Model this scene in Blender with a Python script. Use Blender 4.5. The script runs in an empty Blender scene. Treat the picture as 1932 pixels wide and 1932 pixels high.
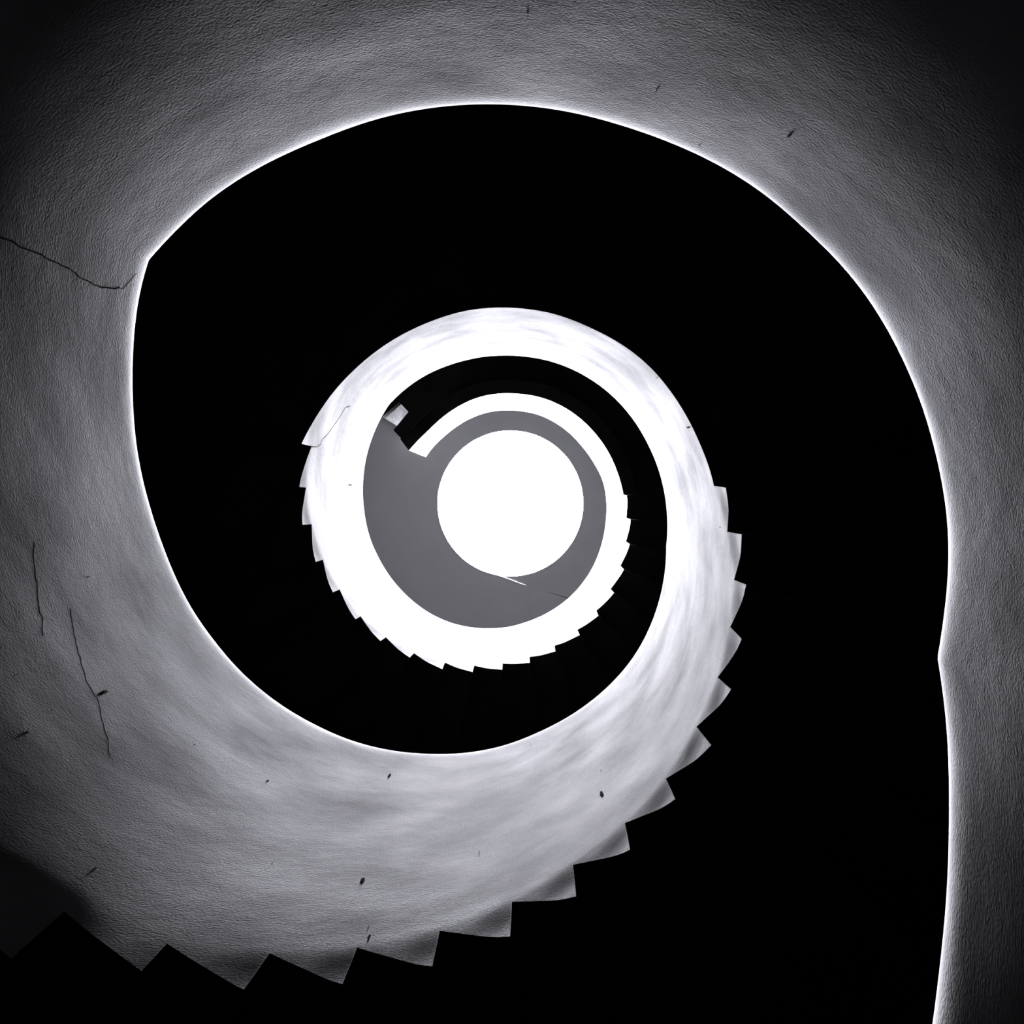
import bpy, bmesh, math, random
import numpy as np
from mathutils import Matrix, Vector

random.seed(4)
scene = bpy.context.scene
COL = scene.collection

# ------------------------------------------------------------------ camera, world, light, exposure
# Units are metres, the axis of the stairwell is the world Z axis, the floor is z = 0.
# An angle s (degrees) runs round the well in the climbing direction; the stairs wind up through s = -142 .. 870.
EYE = 1.4
AXIS = (-0.0517, 0.165)            # the well's axis as seen from the camera's foot point
ROWS = [(0.999999, 1.9e-05, -0.0013788), (1.9e-05, 0.9996197, 0.0275757), (0.0013788, -0.0275757, 0.9996188)]
cam_data = bpy.data.cameras.new('camera')
cam_data.sensor_width = 36.0
cam_data.lens = 36.0 * 1450.0 / 1932.0
cam_data.clip_start = 0.02
cam_data.clip_end = 100
cam = bpy.data.objects.new('camera', cam_data)
COL.objects.link(cam)
_m = Matrix(ROWS)
_x, _y, _z = _m.col[0], _m.col[1], _m.col[2]
_r = Matrix((_x, -_y, -_z)).transposed()
cam.matrix_world = Matrix.Translation((-AXIS[0], -AXIS[1], EYE)) @ _r.to_4x4()
scene.camera = cam

world = bpy.data.worlds.new('world')
scene.world = world
world.use_nodes = True
world.node_tree.nodes['Background'].inputs['Color'].default_value = (0.9, 0.93, 1.0, 1)
world.node_tree.nodes['Background'].inputs['Strength'].default_value = 0.0

SKYLIGHT = 6700.0          # luminance of the daylit pane
scene.view_settings.view_transform = 'Standard'
scene.view_settings.look = 'None'
scene.view_settings.exposure = 0.0
scene.view_settings.gamma = 1.0
scene.view_settings.use_curve_mapping = False

# ------------------------------------------------------------------ measurements
R0 = 1.1               # radius of the open well
HS = [-0.6, 2.25, 2.3, 2.5, 2.66, 2.93, 3.02, 3.15, 3.4, 3.7, 4.0, 4.8, 5.6, 6.4, 21.4]
SL = [0, 0, 0.33, 0.33, 0.29, 0.19, 0.172, 0.13, 0.092, 0.068, 0.052, 0.037, 0.014, 0, 0]
RA, RB, DT = 0.016, 0.14, 0.01
WALL_R = 2.45
CEIL = EYE + 10.8
HOLE = 1.026
PT = 0.13                 # parapet thickness
_h = np.linspace(HS[0], HS[-1], 4401)
_s = np.interp(_h, HS, SL)
_R = np.cumsum((_s * (_h[1] - _h[0]))[::-1])[::-1]
def bow(s):  # uneven flare, shaped to darken some sides of the low plaster more
    w = lambda c: ((s - c + 180) % 360) - 180
    return (0.98 - 0.25 * math.exp(-(w(95.0) / 28.0) ** 2) - 0.18 * math.exp(-(w(270.0) / 50.0) ** 2)
            + 0.17 * math.exp(-(w(0.0) / 45.0) ** 2) + 0.95 * math.exp(-(w(188.0) / 45.0) ** 2))
def well_r(z, s=90.0):
    """radius of the well at height z: flare shaped to turn the low plaster away from the light, most on the left"""
    return R0 + bow(s) * np.interp(z, _h, _R)
RIM = [(-142,1.4735),(-45.36,2.9231),(-42.45,2.9769),(-39.54,3.0287),(-36.63,3.0794),(-33.72,3.1303),(-30.81,3.181),(-27.9,3.2296),(-24.99,3.276),(-22.08,3.3216),(-19.17,3.3672),(-16.26,3.4127),(-13.35,3.4571),(-10.35,3.4637),(-7.34,3.4681),(-4.34,3.4705),(-1.33,3.4721),(1.67,3.474),(4.68,3.4768),(7.68,3.4805),(10.69,3.4842),(13.69,3.4868),(16.7,3.488),(19.7,3.4888),(22.71,3.4897),(25.71,3.4902),(28.72,3.49),(31.72,3.4899),(34.73,3.4906),(37.73,3.4927),(40.74,3.4966),(43.74,3.5012),(46.75,3.5031),(49.75,3.5019),(52.76,3.5003),(55.76,3.4998),(58.77,3.5002),(61.77,3.5009),(64.78,3.5013),(67.78,3.5008),(70.79,3.4986),(73.79,3.4943),(76.8,3.4884),(79.8,3.482),(82.81,3.476),(85.81,3.4712),(88.82,3.4672),(91.82,3.4643),(94.83,3.4629),(97.83,3.4629),(100.84,3.4646),(103.84,3.4681),(106.85,3.4733),(109.85,3.4795),(112.86,3.4848),(115.86,3.4874),(118.87,3.4882),(121.87,3.4888),(124.88,3.49),(127.88,3.4928),(130.89,3.4981),(133.89,3.5052),(136.9,3.5118),(139.9,3.517),(142.89,3.5614),(145.88,3.6096),(148.86,3.6607),(151.85,3.7127),(154.84,3.7643),(157.83,3.8144),(160.81,3.8628),(163.8,3.9102),(166.79,3.9577),(169.78,4.0051),(172.76,4.0516),(175.75,4.0965),(178.74,4.1391),(181.73,4.1781),(184.72,4.2137),(187.7,4.2471),(190.69,4.2795),(193.68,4.3122),(196.67,4.3459),(199.65,4.3791),(202.64,4.4104),(205.63,4.4406),(208.62,4.4711),(211.61,4.5024),(214.59,4.5345),(217.58,4.5676),(220.57,4.6015),(223.56,4.6363),(226.54,4.6708),(229.53,4.7042),(232.52,4.7378),(235.51,4.7735),(238.49,4.8112),(241.48,4.8502),(244.47,4.8905),(247.46,4.9326),(250.45,4.9755),(253.43,5.0172),(256.42,5.0572),(259.41,5.0971),(262.4,5.1388),(265.38,5.1823),(268.37,5.2273),(271.36,5.2742),(274.35,5.3237),(277.33,5.3744),(280.32,5.4231),(283.31,5.4684),(286.3,5.5119),(289.29,5.5551),(292.27,5.5984),(295.26,5.6415),(298.25,5.6843),(301.24,5.7269),(304.22,5.7697),(307.21,5.8136),(310.2,5.8588),(313.19,5.906),(316.18,5.9568),(319.16,6.0113),(322.15,6.0675),(325.14,6.1247),(328.13,6.1828),(331.11,6.2417),(334.1,6.3008),(337.09,6.3602),(340.08,6.4201),(343.06,6.4802),(346.05,6.5404),(349.04,6.6006),(352.06,6.6228),(355.07,6.645),(358.09,6.6669),(361.1,6.687),(364.12,6.704),(367.13,6.719),(370.15,6.7331),(373.17,6.7463),(376.18,6.7588),(379.2,6.7699),(382.21,6.78),(385.23,6.7879),(388.24,6.7901),(391.26,6.7874),(394.28,6.7834),(397.29,6.7794),(400.31,6.7756),(403.32,6.772),(406.34,6.7684),(409.35,6.7654),(412.37,6.7639),(415.39,6.7638),(418.4,6.764),(421.42,6.7642),(424.43,6.7644),(427.45,6.7645),(430.46,6.765),(433.48,6.7675),(436.5,6.7735),(439.51,6.781),(442.53,6.7871),(445.54,6.7912),(448.56,6.794),(451.57,6.7938),(454.59,6.7897),(457.61,6.7853),(460.62,6.7835),(463.64,6.7825),(466.65,6.7772),(469.67,6.7672),(472.68,6.7563),(475.7,6.7466),(478.72,6.7384),(481.73,6.733),(484.75,6.7307),(487.76,6.7305),(490.78,6.7332),(493.79,6.7379),(496.81,6.7431),(499.81,6.791),(502.81,6.8388),(505.81,6.8864),(508.8,6.9336),(511.8,6.98),(514.8,7.0256),(517.8,7.0712),(520.8,7.1173),(523.8,7.1638),(526.79,7.2099),(529.79,7.2541),(532.79,7.2963),(535.79,7.3386),(538.79,7.3811),(541.79,7.4199),(544.78,7.4535),(547.78,7.4858),(550.78,7.5207),(553.78,7.5595),(556.78,7.6002),(559.78,7.6397),(562.77,7.6758),(565.77,7.7089),(568.77,7.741),(571.77,7.773),(574.77,7.8051),(577.77,7.8371),(580.76,7.8686),(583.76,7.8988),(586.76,7.928),(589.76,7.9575),(592.76,7.9888),(595.76,8.023),(598.75,8.0593),(601.75,8.0976),(604.75,8.1399),(607.75,8.1865),(610.75,8.2353),(613.75,8.2854),(616.75,8.3372),(619.74,8.3895),(622.74,8.4404),(625.74,8.4886),(628.74,8.5364),(631.74,8.5896),(634.74,8.6507),(637.73,8.7137),(640.73,8.7726),(643.73,8.8266),(646.73,8.8778),(649.73,8.9283),(652.73,8.9792),(655.72,9.0302),(658.72,9.0809),(661.72,9.1313),(664.72,9.1827),(667.72,9.237),(670.72,9.294),(673.71,9.3519),(676.71,9.4095),(679.71,9.4668),(682.71,9.5243),(685.71,9.5827),(688.71,9.6423),(691.7,9.7024),(694.7,9.7618),(697.7,9.818),(700.7,9.8697),(703.7,9.9185),(706.7,9.9647),(709.69,10.0035),(712.69,10.0299),(715.69,10.0472),(718.69,10.0618),(721.71,10.072),(724.73,10.083),(727.75,10.0966),(730.77,10.1144),(733.79,10.1377),(736.81,10.1743),(739.84,10.2307),(742.86,10.2974),(745.88,10.3566),(748.9,10.3993),(751.92,10.4314),(754.94,10.4598),(757.96,10.4826),(760.98,10.4925),(764,10.4894),(767.02,10.4805),(770.04,10.47),(773.06,10.4583),(776.09,10.4459),(779.11,10.433),(782.13,10.4198),(785.15,10.4062),(788.17,10.3937),(791.19,10.387),(794.21,10.3906),(797.23,10.4015),(800.25,10.4122),(803.27,10.4171),(806.29,10.4157),(809.31,10.4111),(812.33,10.4046),(815.36,10.3965),(818.38,10.3889),(821.4,10.3858),(824.42,10.3902),(827.44,10.3995),(830.46,10.4108),(833.48,10.4234),(836.5,10.4372),(839.52,10.451),(842.54,10.4625),(845.56,10.469),(848.58,10.4705),(851.61,10.4643),(854.63,10.4432),(857.65,10.4088),(860.67,10.3734),(863.69,10.3456),(866.71,10.3239),(869.73,10.3041)]
BOT_MID = [(369.84,5.3918),(372.81,5.4014),(375.78,5.4128),(378.76,5.4254),(381.73,5.435),(384.7,5.4391),(387.67,5.4394),(390.65,5.4378),(393.62,5.4346),(396.59,5.43),(399.56,5.4235),(402.54,5.4159),(405.51,5.409),(408.48,5.4053),(411.45,5.4047),(414.43,5.4059),(417.4,5.4088),(420.37,5.4129),(423.34,5.4161),(426.32,5.4149),(429.29,5.4086),(432.26,5.3998),(435.23,5.3916),(438.21,5.3865),(441.18,5.3846),(444.15,5.3838),(447.12,5.3822),(450.09,5.3797),(453.07,5.3783),(456.04,5.3785),(459.01,5.3804),(461.98,5.3853),(464.96,5.3931),(467.93,5.4018),(470.9,5.4093),(473.87,5.4141),(476.85,5.4165),(479.82,5.418),(482.79,5.4194),(485.76,5.4206),(488.74,5.4215),(491.71,5.4215),(494.68,5.4193),(497.65,5.4151),(500.63,5.4103),(503.6,5.4059),(506.57,5.4022),(509.54,5.3977),(512.52,5.3903),(515.49,5.3799),(518.46,5.3682)]
BOT_TOP = [(726.92,8.6553),(729.9,8.6781),(732.88,8.6997),(735.85,8.7182),(738.83,8.7316),(741.81,8.7404),(744.78,8.7465),(747.76,8.7515),(750.74,8.7559),(753.72,8.7598),(756.69,8.7632),(759.67,8.7659),(762.65,8.7668),(765.63,8.7654),(768.61,8.762),(771.58,8.7576),(774.56,8.7531),(777.54,8.7493),(780.51,8.7464),(783.49,8.7445),(786.47,8.7437),(789.45,8.745),(792.42,8.75),(795.4,8.7591),(798.38,8.7708),(801.36,8.783),(804.34,8.7927),(807.31,8.7972),(810.29,8.7971),(813.27,8.7962),(816.25,8.798),(819.22,8.8041),(822.2,8.8149),(825.18,8.8311),(828.15,8.8533),(831.13,8.8813),(834.11,8.9124),(837.09,8.9429),(840.07,8.9709),(843.04,8.9964),(846.02,9.02),(849,9.0407),(851.98,9.0558),(854.95,9.0583),(857.93,9.0406),(860.91,9.0015),(863.88,8.9463),(866.86,8.8813),(869.84,8.8116)]
STEPS_GROUND = [(-130.4,-119.7,0),(-119.7,-109,0.16),(-109,-98.3,0.32),(-98.3,-87.6,0.48),(-87.6,-76.9,0.64),(-76.9,-66.2,0.8),(-66.2,-55.5,0.96),(-55.5,-44.8,1.12),(-44.8,-34.1,1.28),(-34.1,-23.4,1.44),(-23.4,-12.7,1.6),(-12.7,-2,1.76)]
STEPS_LOWER = [(158,165.9,2.2075),(165.9,176.5,2.3725),(176.5,187.1,2.5375),(187.1,197.7,2.7025),(197.7,208.3,2.8675),(208.3,219.32,3.0325),(219.32,229.54,3.1778),(229.88,240.13,3.2728),(240.77,250.67,3.4018),(250.95,261.48,3.5345),(261.7,272.09,3.6788),(272.39,282.6,3.8405),(282.96,293.02,4.012),(293.72,303.85,4.1783),(304.16,315.03,4.3352),(315.07,325.56,4.5279),(325.56,335.46,4.693),(336.46,346.84,4.8564),(346.84,357.98,5.0104),(357.98,369.25,5.2112)]
STEPS_UPPER = [(518.71,530.45,5.5515),(530.45,541.22,5.6553),(541.4,552.69,5.8131),(552.77,563.25,5.9495),(563.49,574.26,6.0937),(574.53,584.87,6.2142),(585.45,595.97,6.3558),(596.41,607.69,6.4936),(607.69,618.11,6.6634),(618.3,628.68,6.8322),(628.76,639.05,6.9956),(639.26,649.52,7.157),(649.86,660.83,7.3266),(660.93,671.37,7.5096),(671.91,682.65,7.692),(682.79,693.19,7.8872),(693.7,704.34,8.0796),(704.81,715.26,8.2734),(715.64,726.31,8.49)]
RS = np.array([a for a, b in RIM]); RZ = np.array([b for a, b in RIM])
def rim_z(s): return np.interp(s, RS, RZ)
def pol(s, r, z):
    a = math.radians(s)
    return (r * math.cos(a), -r * math.sin(a), z)

# ------------------------------------------------------------------ materials
def new_mat(name):
    m = bpy.data.materials.new(name); m.use_nodes = True
    nt = m.node_tree
    b = nt.nodes['Principled BSDF']
    b.inputs['Specular IOR Level'].default_value = 0.0
    b.inputs['Roughness'].default_value = 1.0
    return m, nt, b

def noise(nt, vec, scale, detail=4, rough=0.55):
    n = nt.nodes.new('ShaderNodeTexNoise')
    n.inputs['Scale'].default_value = scale
    n.inputs['Detail'].default_value = detail
    n.inputs['Roughness'].default_value = rough
    nt.links.new(vec, n.inputs['Vector'])
    return n.outputs['Fac']

def mapping(nt, src, sx, sy, sz=1.0, rot=0.0, loc=(0, 0, 0)):
    mp = nt.nodes.new('ShaderNodeMapping')
    mp.inputs['Scale'].default_value = (sx, sy, sz)
    mp.inputs['Rotation'].default_value = (0, 0, rot)
    mp.inputs['Location'].default_value = loc
    nt.links.new(src, mp.inputs['Vector'])
    return mp.outputs['Vector']

def remap(nt, v, a, b, c, d):
    n = nt.nodes.new('ShaderNodeMapRange')
    n.inputs['From Min'].default_value = a; n.inputs['From Max'].default_value = b
    n.inputs['To Min'].default_value = c; n.inputs['To Max'].default_value = d
    nt.links.new(v, n.inputs['Value'])
    return n.outputs['Result']

def math_node(nt, op, a, b):
    n = nt.nodes.new('ShaderNodeMath'); n.operation = op
    for i, v in enumerate((a, b)):
        if isinstance(v, (int, float)): n.inputs[i].default_value = v
        else: nt.links.new(v, n.inputs[i])
    return n.outputs[0]

def plaster_mat(name, col, streak=1.0, bump=1.0):
    m, nt, b = new_mat(name)
    uv = nt.nodes.new('ShaderNodeUVMap'); uv.uv_map = 'plaster'
    u = uv.outputs['UV']
    # wear: broad patches, trowel streaks following the rise, small specks
    patch = remap(nt, noise(nt, mapping(nt, u, 1.0, 1.5), 2.6, 5, 0.55), 0.3, 0.7, 0.66, 1.3)
    st = remap(nt, noise(nt, mapping(nt, u, 0.9, 3.2, loc=(3, 1, 0)), 2.0, 2, 0.5), 0.25, 0.75, 1 - 0.15 * streak, 1 + 0.12 * streak)
    st2 = remap(nt, noise(nt, mapping(nt, u, 2.0, 26, loc=(7, 5, 0)), 2.0, 3, 0.6), 0.25, 0.75, 1 - 0.025 * streak, 1 + 0.025 * streak)
    f = math_node(nt, 'MULTIPLY', math_node(nt, 'MULTIPLY', patch, st), st2)
    mix = nt.nodes.new('ShaderNodeVectorMath'); mix.operation = 'SCALE'
    mix.inputs[0].default_value = col
    nt.links.new(f, mix.inputs['Scale'])
    nt.links.new(mix.outputs[0], b.inputs['Base Color'])
    fine = noise(nt, mapping(nt, u, 150, 210), 1.0, 2, 0.6)
    mid = noise(nt, mapping(nt, u, 22, 28), 1.0, 2, 0.5)
    trowel = noise(nt, mapping(nt, u, 1.5, 5.0), 1.0, 2, 0.4)
    hgt = math_node(nt, 'ADD', math_node(nt, 'MULTIPLY', fine, 0.0011 * bump),
                    math_node(nt, 'ADD', math_node(nt, 'MULTIPLY', mid, 0.0009 * bump), math_node(nt, 'MULTIPLY', trowel, 0.002 * bump)))
    bp = nt.nodes.new('ShaderNodeBump')
    bp.inputs['Strength'].default_value = 1.0
    bp.inputs['Distance'].default_value = 1.0
    nt.links.new(hgt, bp.inputs['Height'])
    nt.links.new(bp.outputs['Normal'], b.inputs['Normal'])
    return m

def rough_mat(name, col, var=0.15, scale=6.0, bump=0.002):
    m, nt, b = new_mat(name)
    tc = nt.nodes.new('ShaderNodeTexCoord')
    f = remap(nt, noise(nt, tc.outputs['Object'], scale, 5, 0.6), 0.3, 0.7, 1 - var, 1 + var)
    mix = nt.nodes.new('ShaderNodeVectorMath'); mix.operation = 'SCALE'
    mix.inputs[0].default_value = col
    nt.links.new(f, mix.inputs['Scale'])
    nt.links.new(mix.outputs[0], b.inputs['Base Color'])
    if bump:
        bp = nt.nodes.new('ShaderNodeBump'); bp.inputs['Distance'].default_value = bump
        nt.links.new(noise(nt, tc.outputs['Object'], scale * 12, 4, 0.6), bp.inputs['Height'])
        nt.links.new(bp.outputs['Normal'], b.inputs['Normal'])
    return m

PLASTER = plaster_mat('worn plaster', (0.040, 0.040, 0.0422))
SOFFIT_SHADE = rough_mat('shade black soffit', (0.003, 0.003, 0.003), 0.4, 4, 0)  # near-black colour stands in for shade on undersides, step sides and slab edges
TREAD = rough_mat('dark stone tread', (0.01, 0.01, 0.0104))
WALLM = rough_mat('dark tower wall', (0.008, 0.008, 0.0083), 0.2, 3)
CEILM = rough_mat('grey ceiling paint', (0.046, 0.046, 0.048), 0.04, 2.5, 0)
WHITE = rough_mat('white washed concrete', (0.17, 0.17, 0.175), 0.6, 5)
CRACK = rough_mat('dark crack', (0.0012, 0.0012, 0.0012), 0.2, 20, 0)
HAIR = rough_mat('hairline crack', (0.021, 0.021, 0.0215), 0.2, 20, 0)
CORD = rough_mat('pale cord', (0.09, 0.09, 0.093), 0.1, 20, 0)
STEEL = rough_mat('dark steel', (0.06, 0.06, 0.065), 0.1, 10, 0)
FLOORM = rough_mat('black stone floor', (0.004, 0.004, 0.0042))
def pane_mat():
    m, nt, b = new_mat('daylit frosted pane')
    b.inputs['Base Color'].default_value = (0.8, 0.8, 0.82, 1)
    b.inputs['Emission Color'].default_value = (0.955, 0.96, 1.0, 1)
    b.inputs['Emission Strength'].default_value = SKYLIGHT
    return m
PANE = pane_mat()

# ------------------------------------------------------------------ helpers
def link(name, me, mats, parent=None, smooth=False):
    for m in (mats if isinstance(mats, (list, tuple)) else [mats]): me.materials.append(m)
    o = bpy.data.objects.new(name, me); COL.objects.link(o)
    if parent is not None:
        o.parent = parent
        o.matrix_parent_inverse = Matrix.Translation(parent.location).inverted()
    if smooth:
        me.polygons.foreach_set('use_smooth', [True] * len(me.polygons))
    return o

def thing(name, label, cat, loc, group=None):
    o = bpy.data.objects.new(name, None); COL.objects.link(o)
    o.empty_display_size = 0.2
    o.location = loc
    o['label'] = label; o['category'] = cat
    if group: o['group'] = group
    return o

def tag(o, label, cat, group=None):
    o['label'] = label; o['category'] = cat
    if group: o['group'] = group
    return o

def struct(o, label=None, cat=None):
    o['kind'] = 'structure'
    if label: o['label'] = label
    if cat: o['category'] = cat
    return o

def from_bm(name, bm):
    bmesh.ops.recalc_face_normals(bm, faces=bm.faces)
    me = bpy.data.meshes.new(name); bm.to_mesh(me); bm.free()
    return me

def prism(name, outline, z0, z1):
    """solid with a given plan outline (x, y) between two heights"""
    bm = bmesh.new()
    lo = [bm.verts.new((x, y, z0)) for x, y in outline]
    hi = [bm.verts.new((x, y, z1)) for x, y in outline]
    n = len(outline)
    bm.faces.new(lo); bm.faces.new(hi)
    for i in range(n):
        j = (i + 1) % n
        bm.faces.new((lo[i], lo[j], hi[j], hi[i]))
    return from_bm(name, bm)

def arc(r, s0, s1, n):
    return [pol(s0 + (s1 - s0) * i / n, r, 0)[:2] for i in range(n + 1)]

def sector(s0, s1, r0, r1, n):
    return arc(r0, s0, s1, n) + arc(r1, s1, s0, n)

def parapet(parent, s0, s1, bottom, lip=None, skew=0.0):
    """curved plaster parapet: inner face, rounded rim, outer face, under edge.
    bottom: list of (s, z) of the lower edge; lip: list of (s, z), below which the step ends sit back a little"""
    bs = np.array([a for a, b in bottom]); bz = np.array([b for a, b in bottom])
    for i in range(1, len(bs)):
        if bs[i] <= bs[i - 1]: bs[i] = bs[i - 1] + 0.04
    ss = sorted(set([round(x, 3) for x in np.arange(s0, s1, 0.6)] + [round(x, 3) for x in bs if s0 < x < s1] + [s1]))
    ss = [x for i, x in enumerate(ss) if i == 0 or x - ss[i - 1] > 0.015]
    if lip:
        ls = np.array([a for a, b in lip]); lz = np.array([b for a, b in lip])
    dep = np.concatenate([np.arange(0, 0.9, 0.03), np.arange(0.9, 1.9, 0.0125)])[::-1]
    nr = 14
    verts, uvs = [], []
    per = None
    for s in ss:
        zt = float(rim_z(s)); zb = float(np.interp(s, bs, bz))
        z_in = np.maximum(zt - RB - dep, zb)
        rr = well_r(z_in, s).copy()
        if lip:
            low = min(1.0, max(0.0, (227.0 - s) / 13.0))
            p = np.clip((np.interp(s, ls, lz) + 0.02 + 0.09 * low - z_in) / (0.14 + 0.05 * low), 0, 1)
            rr = rr + DT * (0.9 + 0.2 * math.sin(s * 0.61)) * (0.75 if s > 330 else 1.0) * max(min(1.0, max(0.0, (s - 222) / 25.0)), 1.7 * low) * p * p * (3 - 2 * p)
        prof = list(zip(rr, z_in))
        for k in range(1, nr + 1):
            z = zt - RB + RB * k / nr
            prof.append((float(well_r(z, s)) + RA * (k / nr) ** 6, z))
        out_r = float(prof[0][0]) + PT
        out_t = float(well_r(zt, s)) + PT
        prof.append((out_t - 0.02, zt))
        prof.append((out_t, zt - 0.02))
        prof.append((out_t, 0.5 * (zt + zb)))
        prof.append((max(out_r, out_t), zb))
        per = len(prof)
        for r, z in prof:
            sh = skew * max(0.0, float(r) - R0) / PT * max(0.0, 1 - (s1 - s) / 8.0)
            verts.append(pol(s - sh, float(r), float(z)))
            uvs.append((math.radians(s) * R0, float(z) - zt))
    faces, mats = [], []
    n = len(ss)
    for i in range(n - 1):
        for k in range(per):
            k2 = (k + 1) % per
            faces.append((i * per + k, i * per + k2, (i + 1) * per + k2, (i + 1) * per + k))
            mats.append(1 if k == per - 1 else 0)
    faces.append(tuple(range(per - 1, -1, -1))); mats.append(0)
    faces.append(tuple((n - 1) * per + k for k in range(per))); mats.append(0)
    me = bpy.data.meshes.new('parapet')
    me.from_pydata(verts, [], faces)
    me.polygons.foreach_set('material_index', mats)
    ul = me.uv_layers.new(name='plaster')
    li = np.zeros(len(me.loops), dtype=np.int32); me.loops.foreach_get('vertex_index', li)
    ul.data.foreach_set('uv', np.array(uvs, dtype=np.float32)[li].ravel())
    o = link('parapet', me, [PLASTER, SOFFIT_SHADE], parent)
    sm = [not (len(p.vertices) > 4 or mats[p.index] == 1) for p in me.polygons]
    me.polygons.foreach_set('use_smooth', sm)
    # the under edge and the ends are sharp
    bm = bmesh.new(); bm.from_mesh(me)
    bm.normal_update()
    bmesh.ops.recalc_face_normals(bm, faces=bm.faces)
    bmesh.ops.remove_doubles(bm, verts=bm.verts, dist=2e-5)
    bmesh.ops.dissolve_degenerate(bm, edges=bm.edges, dist=1e-6)
    bmesh.ops.recalc_face_normals(bm, faces=bm.faces)
    for e in bm.edges:
        lf = e.link_faces
        if len(lf) == 2 and (lf[0].material_index != lf[1].material_index or len(lf[0].verts) > 4 or len(lf[1].verts) > 4):
            e.smooth = False
    bm.to_mesh(me); bm.free()
    return o

def crack(parent, name, pts, width, depth=0.0, jitter=0.003, mat=None):
    """a dark open crack: a ragged groove body following the plaster face"""
    rnd = random.Random(len(pts) * 7 + int(pts[0][1] * 100))
    fine = []
    for i in range(len(pts) - 1):
        (sa, za), (sb, zb) = pts[i], pts[i + 1]
        L = math.hypot(math.radians(sb - sa) * R0, zb - za)
        n = max(2, int(L / 0.012))
        for k in range(n):
            f = k / n
            fine.append((sa + (sb - sa) * f + math.degrees(rnd.uniform(-jitter, jitter) / R0), za + (zb - za) * f + rnd.uniform(-jitter, jitter)))
    fine.append(pts[-1])
    bm = bmesh.new()
    rings = []
    P = []
    for s, z in fine:
        x = min(1.0, max(0.0, (z - float(rim_z(s)) + RB) / RB))
        P.append(Vector(pol(s, float(well_r(z, s)) + depth + RA * x ** 6, z)))
    for i, p in enumerate(P):
        d = (P[min(i + 1, len(P) - 1)] - P[max(i - 1, 0)]).normalized()
        nrm = Vector((-p.x, -p.y, 0)).normalized()
        side = d.cross(nrm).normalized()
        w = width * rnd.uniform(0.5, 1.2) * (0.35 if i in (0, len(P) - 1) else 1)
        rings.append([bm.verts.new(p + side * w + nrm * 0.0003), bm.verts.new(p + nrm * min(0.001, width * 0.6)), bm.verts.new(p - side * w + nrm * 0.0003), bm.verts.new(p - nrm * 0.006)])
    for a, b in zip(rings, rings[1:]):
        for k in range(4):
            bm.faces.new((a[k], a[(k + 1) % 4], b[(k + 1) % 4], b[k]))
    bm.faces.new(rings[0]); bm.faces.new(rings[-1])
    return link(name, from_bm(name, bm), mat or CRACK, parent)

def chip(parent, s, z, size):
    """a small ragged hole in the plaster"""
    rnd = random.Random(int(s * 100))
    p = Vector(pol(s, float(well_r(z, s)), z))
    nrm = Vector((-p.x, -p.y, 0)).normalized(); side = Vector((0, 0, 1)).cross(nrm)
    k = (z - EYE) * 0.0017 * size
    a0 = rnd.uniform(0, 3.1)
    bm = bmesh.new()
    ring = []; back = []
    for i in range(9):
        a = 2 * math.pi * i / 9
        x, y = math.cos(a) * k * rnd.uniform(0.6, 1.3), math.sin(a) * k * 1.9 * (z - EYE) / R0 * rnd.uniform(0.6, 1.2)
        q = p + side * (x * math.cos(a0) * 0.7 + x * 0.4) + Vector((0, 0, 1)) * (y * 0.7 + x * math.sin(a0)) + nrm * 0.0008
        ring.append(bm.verts.new(q)); back.append(bm.verts.new(q - nrm * 0.006))
    bm.faces.new(ring); bm.faces.new(back)
    for i in range(9):
        j = (i + 1) % 9
        bm.faces.new((ring[i], ring[j], back[j], back[i]))
    return link('plaster_chip', from_bm('plaster_chip', bm), CRACK, parent)

def tube(name, pts, r, mat, parent=None, n=8):
    bm = bmesh.new(); rings = []
    P = [Vector(p) for p in pts]
    for i, p in enumerate(P):
        d = (P[min(i + 1, len(P) - 1)] - P[max(i - 1, 0)]).normalized()
        a = d.cross(Vector((0, 0, 1))).normalized(); b = a.cross(d)
        rings.append([bm.verts.new(p + (a * math.cos(2 * math.pi * k / n) + b * math.sin(2 * math.pi * k / n)) * r) for k in range(n)])
    for q, w in zip(rings, rings[1:]):
        for k in range(n):
            bm.faces.new((q[k], q[(k + 1) % n], w[(k + 1) % n], w[k]))
    bm.faces.new(rings[0]); bm.faces.new(rings[-1])
    return link(name, from_bm(name, bm), mat, parent, True)

def teeth(steps):
    b = []
    for s0, s1, z in steps: b += [(s0, z), (s1, z)]
    return b

def add_steps(parent, steps, skip_floor=False):
    for i, (s0, s1, z) in enumerate(steps):
        zt = z + 0.29
        s1 = steps[i + 1][0] if i + 1 < len(steps) else s1 + 0.6
        rin = float(well_r(z, 0.5 * (s0 + s1))) + PT - 0.01
        bm_out = sector(s0, s1, rin, WALL_R - 0.003, 6)
        bm = bmesh.new()
        lo = [bm.verts.new((x, y, max(z, 0.0) + 0.0005)) for x, y in bm_out]
        hi = [bm.verts.new((x, y, zt)) for x, y in bm_out]
        n = len(bm_out)
        f0 = bm.faces.new(lo); f1 = bm.faces.new(hi)
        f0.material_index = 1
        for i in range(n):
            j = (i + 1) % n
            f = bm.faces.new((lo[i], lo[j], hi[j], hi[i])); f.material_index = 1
        link('step', from_bm('step', bm), [TREAD, SOFFIT_SHADE], parent)

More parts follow.
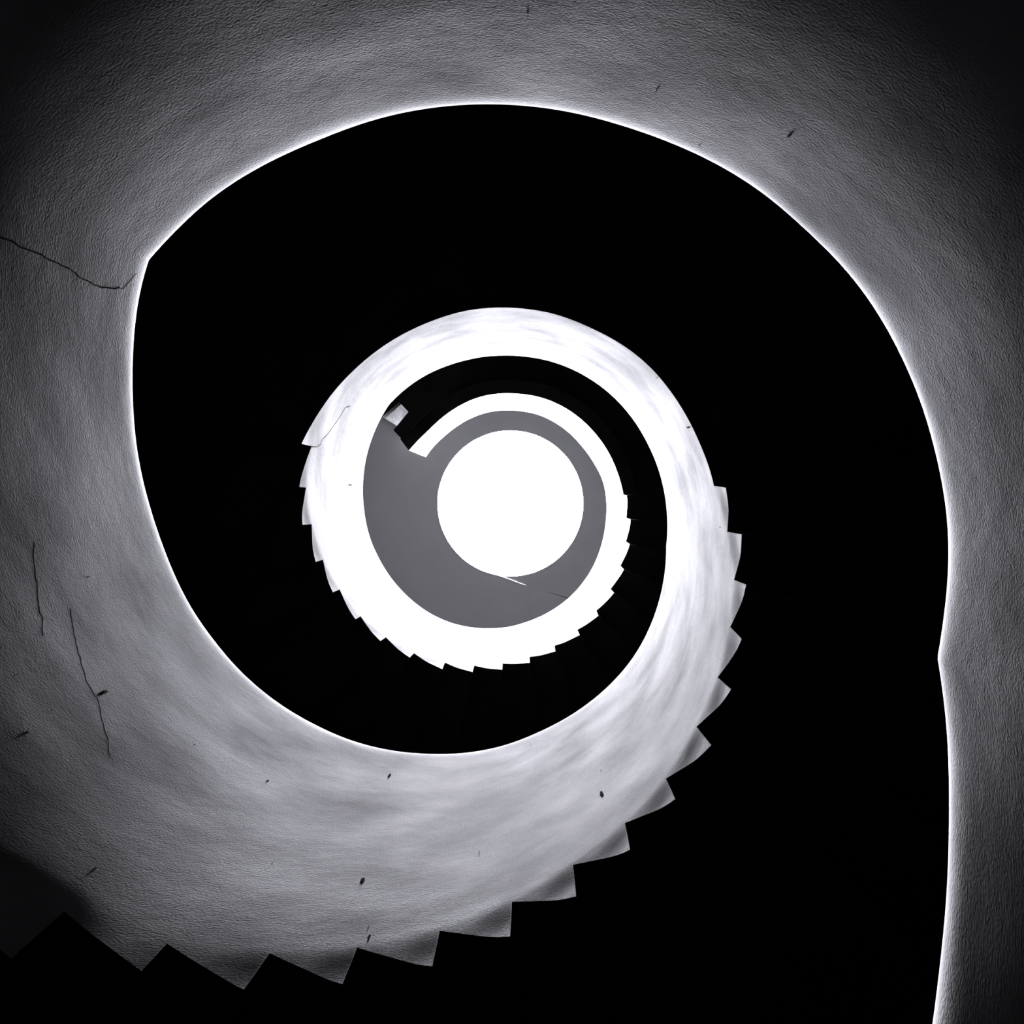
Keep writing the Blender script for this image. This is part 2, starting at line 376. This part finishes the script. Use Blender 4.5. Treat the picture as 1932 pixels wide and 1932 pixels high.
# ------------------------------------------------------------------ the tower shell
def ring_mesh(name, r0, r1, z0, z1, n=160):
    bm = bmesh.new()
    R = []
    for i in range(n):
        s = 360 * i / n
        R.append([bm.verts.new(pol(s, r, z)) for r, z in ((r0, z0), (r1, z0), (r1, z1), (r0, z1))])
    for i in range(n):
        a, b = R[i], R[(i + 1) % n]
        for k in range(4):
            bm.faces.new((a[k], a[(k + 1) % 4], b[(k + 1) % 4], b[k]))
    return from_bm(name, bm)

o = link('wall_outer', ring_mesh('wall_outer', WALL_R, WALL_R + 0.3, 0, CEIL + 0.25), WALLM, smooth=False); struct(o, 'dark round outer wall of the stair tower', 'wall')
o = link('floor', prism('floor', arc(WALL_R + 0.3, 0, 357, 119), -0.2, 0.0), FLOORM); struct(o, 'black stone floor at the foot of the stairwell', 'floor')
ceiling = link('ceiling', ring_mesh('ceiling', HOLE, WALL_R - 0.001, CEIL, CEIL + 0.25), CEILM); struct(ceiling, 'flat grey ceiling around the round skylight', 'ceiling')
CX, CY = 0.0145, 0.015
win = bpy.data.objects.new('window_1', None); COL.objects.link(win); win.location = (0, 0, CEIL); struct(win, 'round glowing white skylight at the top of the well', 'skylight')
fr = ring_mesh('window_frame', HOLE - 0.006, HOLE, CEIL + 0.002, CEIL + 0.05)
link('window_frame', fr, STEEL, win)
bm = bmesh.new()
for z in (CEIL + 0.012, CEIL + 0.03):
    bm.faces.new([bm.verts.new(pol(360 * i / 128, HOLE - 0.006, z)) for i in range(128)])
me = bpy.data.meshes.new('window_pane'); bm.to_mesh(me); bm.free()
link('window_pane', me, PANE, win)
for ob in (win, ceiling): ob.location.x += CX; ob.location.y += CY

# ------------------------------------------------------------------ stairs and landings
S_L1, S_F1, S_L2, S_F2, S_L3, S_END = -12.79, 140.0, 369.85, 518.6, 726.8, 869.8
Z_L1, Z_L2, Z_L3 = EYE + 0.55, EYE + 3.965, EYE + 7.55

def landing(label, s0, s1, slab_s0, slab_s1, zslab, bottom, outline=None, thick=0.2, skew=0.0):
    t = thing('stair_landing', label, 'landing', pol(0.5 * (slab_s0 + slab_s1), 1.8, zslab), 'half-round stair landings')
    pp = parapet(t, s0, s1, bottom, skew=skew)
    ol = outline or sector(slab_s0, slab_s1, float(well_r(zslab, 0)) + PT - 0.002, WALL_R - 0.003, 60)
    me = prism('slab', ol, zslab, zslab + thick)
    sl = link('slab', me, [TREAD, SOFFIT_SHADE], t)
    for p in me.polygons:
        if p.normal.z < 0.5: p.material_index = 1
    return t, pp

def flight(label, s0, s1, steps, bottom, lip):
    t = thing('stair_flight', label, 'stairs', pol(0.5 * (s0 + s1), 1.8, max(0, steps[0][2])), 'curved stair flights')
    pp = parapet(t, s0, s1, bottom, lip)
    add_steps(t, steps)
    return t, pp

# ground flight, only its parapet's rim comes into view at the lower right
b0 = [(-142, 0.0), (-130.4, 0.0)] + [(s, max(z, 0.0)) for s, z in teeth(STEPS_GROUND)] + [(-2.0, Z_L1), (0, Z_L1)]
flight('grey plastered stair parapet at the right edge, rising to the lowest landing', -142.0, S_L1, STEPS_GROUND, b0, None)
L1, L1p = landing('darkest, widest landing arc across the top of the photo, dim grey cracked plaster parapet', S_L1, S_F1, -2.0, 157.9, Z_L1, [(-20, Z_L1), (141, Z_L1)])
lip1 = [(s0, z) for s0, s1, z in STEPS_LOWER] + [(S_L2, STEPS_LOWER[-1][2] + 0.17)]
F1, F1p = flight('grey streaked stair flight with large saw-tooth step ends sweeping along the bottom', S_F1, S_L2, STEPS_LOWER,
                 [(139, Z_L1), (157.9, Z_L1)] + teeth(STEPS_LOWER) + [(S_L2, STEPS_LOWER[-1][2] + 0.17)], lip1)
L2, L2p = landing('bright white landing ring with smooth outer edge, middle one, around the small skylight ring', S_L2, S_F2, S_L2 - 0.2, S_F2 + 0.2, Z_L2, BOT_MID)
lip2 = [(s0, z) for s0, s1, z in STEPS_UPPER] + [(S_L3, STEPS_UPPER[-1][2] + 0.17)]
F2, F2p = flight('bright white upper stair flight with small saw-tooth step ends below the grey ceiling', S_F2, S_L3, STEPS_UPPER,
                 teeth(STEPS_UPPER) + [(S_L3, STEPS_UPPER[-1][2] + 0.17)], lip2)
rin = R0 + PT - 0.002
outl = arc(rin, 6.4, 147.3, 50) + [(-1.122, -0.76), (-1.087, -0.801), (-0.973, -0.938), (-1.064, -1.033), (-1.229, -0.889)] + arc(WALL_R - 0.003, 143.2, 6.4, 50)
L3, L3p = landing('topmost short landing with thin white parapet ending beside the skylight', S_L3, S_END, S_L3, S_END, Z_L3, BOT_TOP, outl, 0.16, 2.4)

# ------------------------------------------------------------------ ceiling beam glimpsed through the notch of the top landing
e = Vector((0.852, 0.523)); w = Vector((0.60, -0.80))
p1 = Vector((-1.721, -1.166)) - e * 0.30
p2 = Vector((-1.524, -1.045)) + e * 0.03
q = [p1, p2, p2 + w * 0.34, p1 + w * 0.34]
beam = link('ceiling_beam', prism('ceiling_beam', [tuple(v) for v in q], EYE + 10.45, CEIL - 0.0005), WHITE)
tag(beam, 'short pale concrete beam under the ceiling, seen through the notch in the top landing', 'beam')

# ------------------------------------------------------------------ cord and seam on the ceiling beside the skylight
zc = CEIL - 0.008
cd = tube('cord', [(-0.195, 1.012, zc), (-0.05, 1.062, zc), (0.09, 1.114, zc), (0.231, 1.166, zc)], 0.004, CORD)
tag(cd, 'thin pale cord stretched across the grey ceiling from the skylight edge', 'cord')
tube('seam', [(0.47, 1.235, CEIL), (0.66, 1.296, CEIL), (0.90, 1.372, CEIL)], 0.006, HAIR, ceiling)

# ------------------------------------------------------------------ cracks and chips in the plaster
crack(L1p, 'crack', [(146.36,3.0671),(146.21,3.0984),(145.97,3.1298),(145.92,3.1543),(145.84,3.1809),(145.78,3.2204),(145.66,3.2612),(145.58,3.292),(145.87,3.3395),(145.95,3.3813),(145.87,3.4219),(145.19,3.4563),(144.73,3.4926)], 0.0014)
crack(L1p, 'crack', [(144.73,3.4926),(143.07,3.4929),(142.08,3.4935)], 0.0006, jitter=0.001, mat=HAIR)
crack(F1p, 'crack', [(178.79,3.5271),(181.43,3.524),(184.12,3.5317),(186.51,3.5304),(188.56,3.535),(190.78,3.5263)], 0.0004, mat=HAIR)
crack(F1p, 'crack', [(188.36,3.6447),(190.49,3.6411),(192.38,3.6409),(194.28,3.6404),(196.6,3.6355),(198.67,3.6325),(200.89,3.6457),(202.64,3.6325),(204.52,3.6174),(206.21,3.6082),(208.43,3.5775)], 0.0005, mat=HAIR)
crack(F1p, 'crack', [(230.73,3.3106),(230.82,3.3339),(230.15,3.3526),(230.12,3.3753),(230.49,3.3843),(230.54,3.4026),(231.09,3.4084),(231.22,3.4242),(230.73,3.4491)], 0.0006, depth=0.004)
crack(F1p, 'crack', [(252.04,3.5717),(251.95,3.6017)], 0.0015, depth=0.004)
crack(L2p, 'crack', [(503.61,5.8535),(504.76,5.7768),(506.74,5.7909),(509.49,5.7935),(511.97,5.7656),(514.55,5.7354),(515.95,5.6875),(517.41,5.696),(518.41,5.6469),(518.84,5.5743),(518.65,5.5394)], 0.0030)
for s, z, k in [(86.01, 3.0957, 0.67), (85.99, 3.1147, 0.45), (70.48, 3.274, 0.88), (70.62, 3.29, 1.54), (54.96, 3.2301, 1.39), (60.52, 3.1944, 0.52), (200.52, 3.6674, 1.23), (200.5, 3.687, 1.43), (358.87, 5.329, 0.55), (245.61, 4.6043, 1.08), (277.19, 5.2047, 1.05), (292.49, 4.6804, 0.66), (291.17, 4.4721, 1.6), (226.48, 4.075, 0.67), (252.07, 3.5907, 1.39), (251.53, 3.6271, 1.29), (218.13, 3.3095, 0.98), (199.75, 3.475, 0.59), (200.87, 3.3773, 1.19), (194.25, 3.4134, 1.59), (198.26, 3.5885, 0.52), (184.46, 3.7376, 0.8), (403.24, 5.4478, 1.38), (387.05, 5.5075, 1.54), (529.24, 6.7324, 1.6), (234.9, 3.729, 1.13), (213.94, 3.9164, 0.45), (248.36, 3.8409, 1.51), (266.46, 4.141, 1.6), (63.18, 3.4334, 1.11)]:
    par = L1p if S_L1 <= s < S_F1 else F1p if S_F1 <= s < S_L2 else L2p if S_L2 <= s < S_F2 else F2p if S_F2 <= s < S_L3 else L3p
    chip(par, s, z, k)
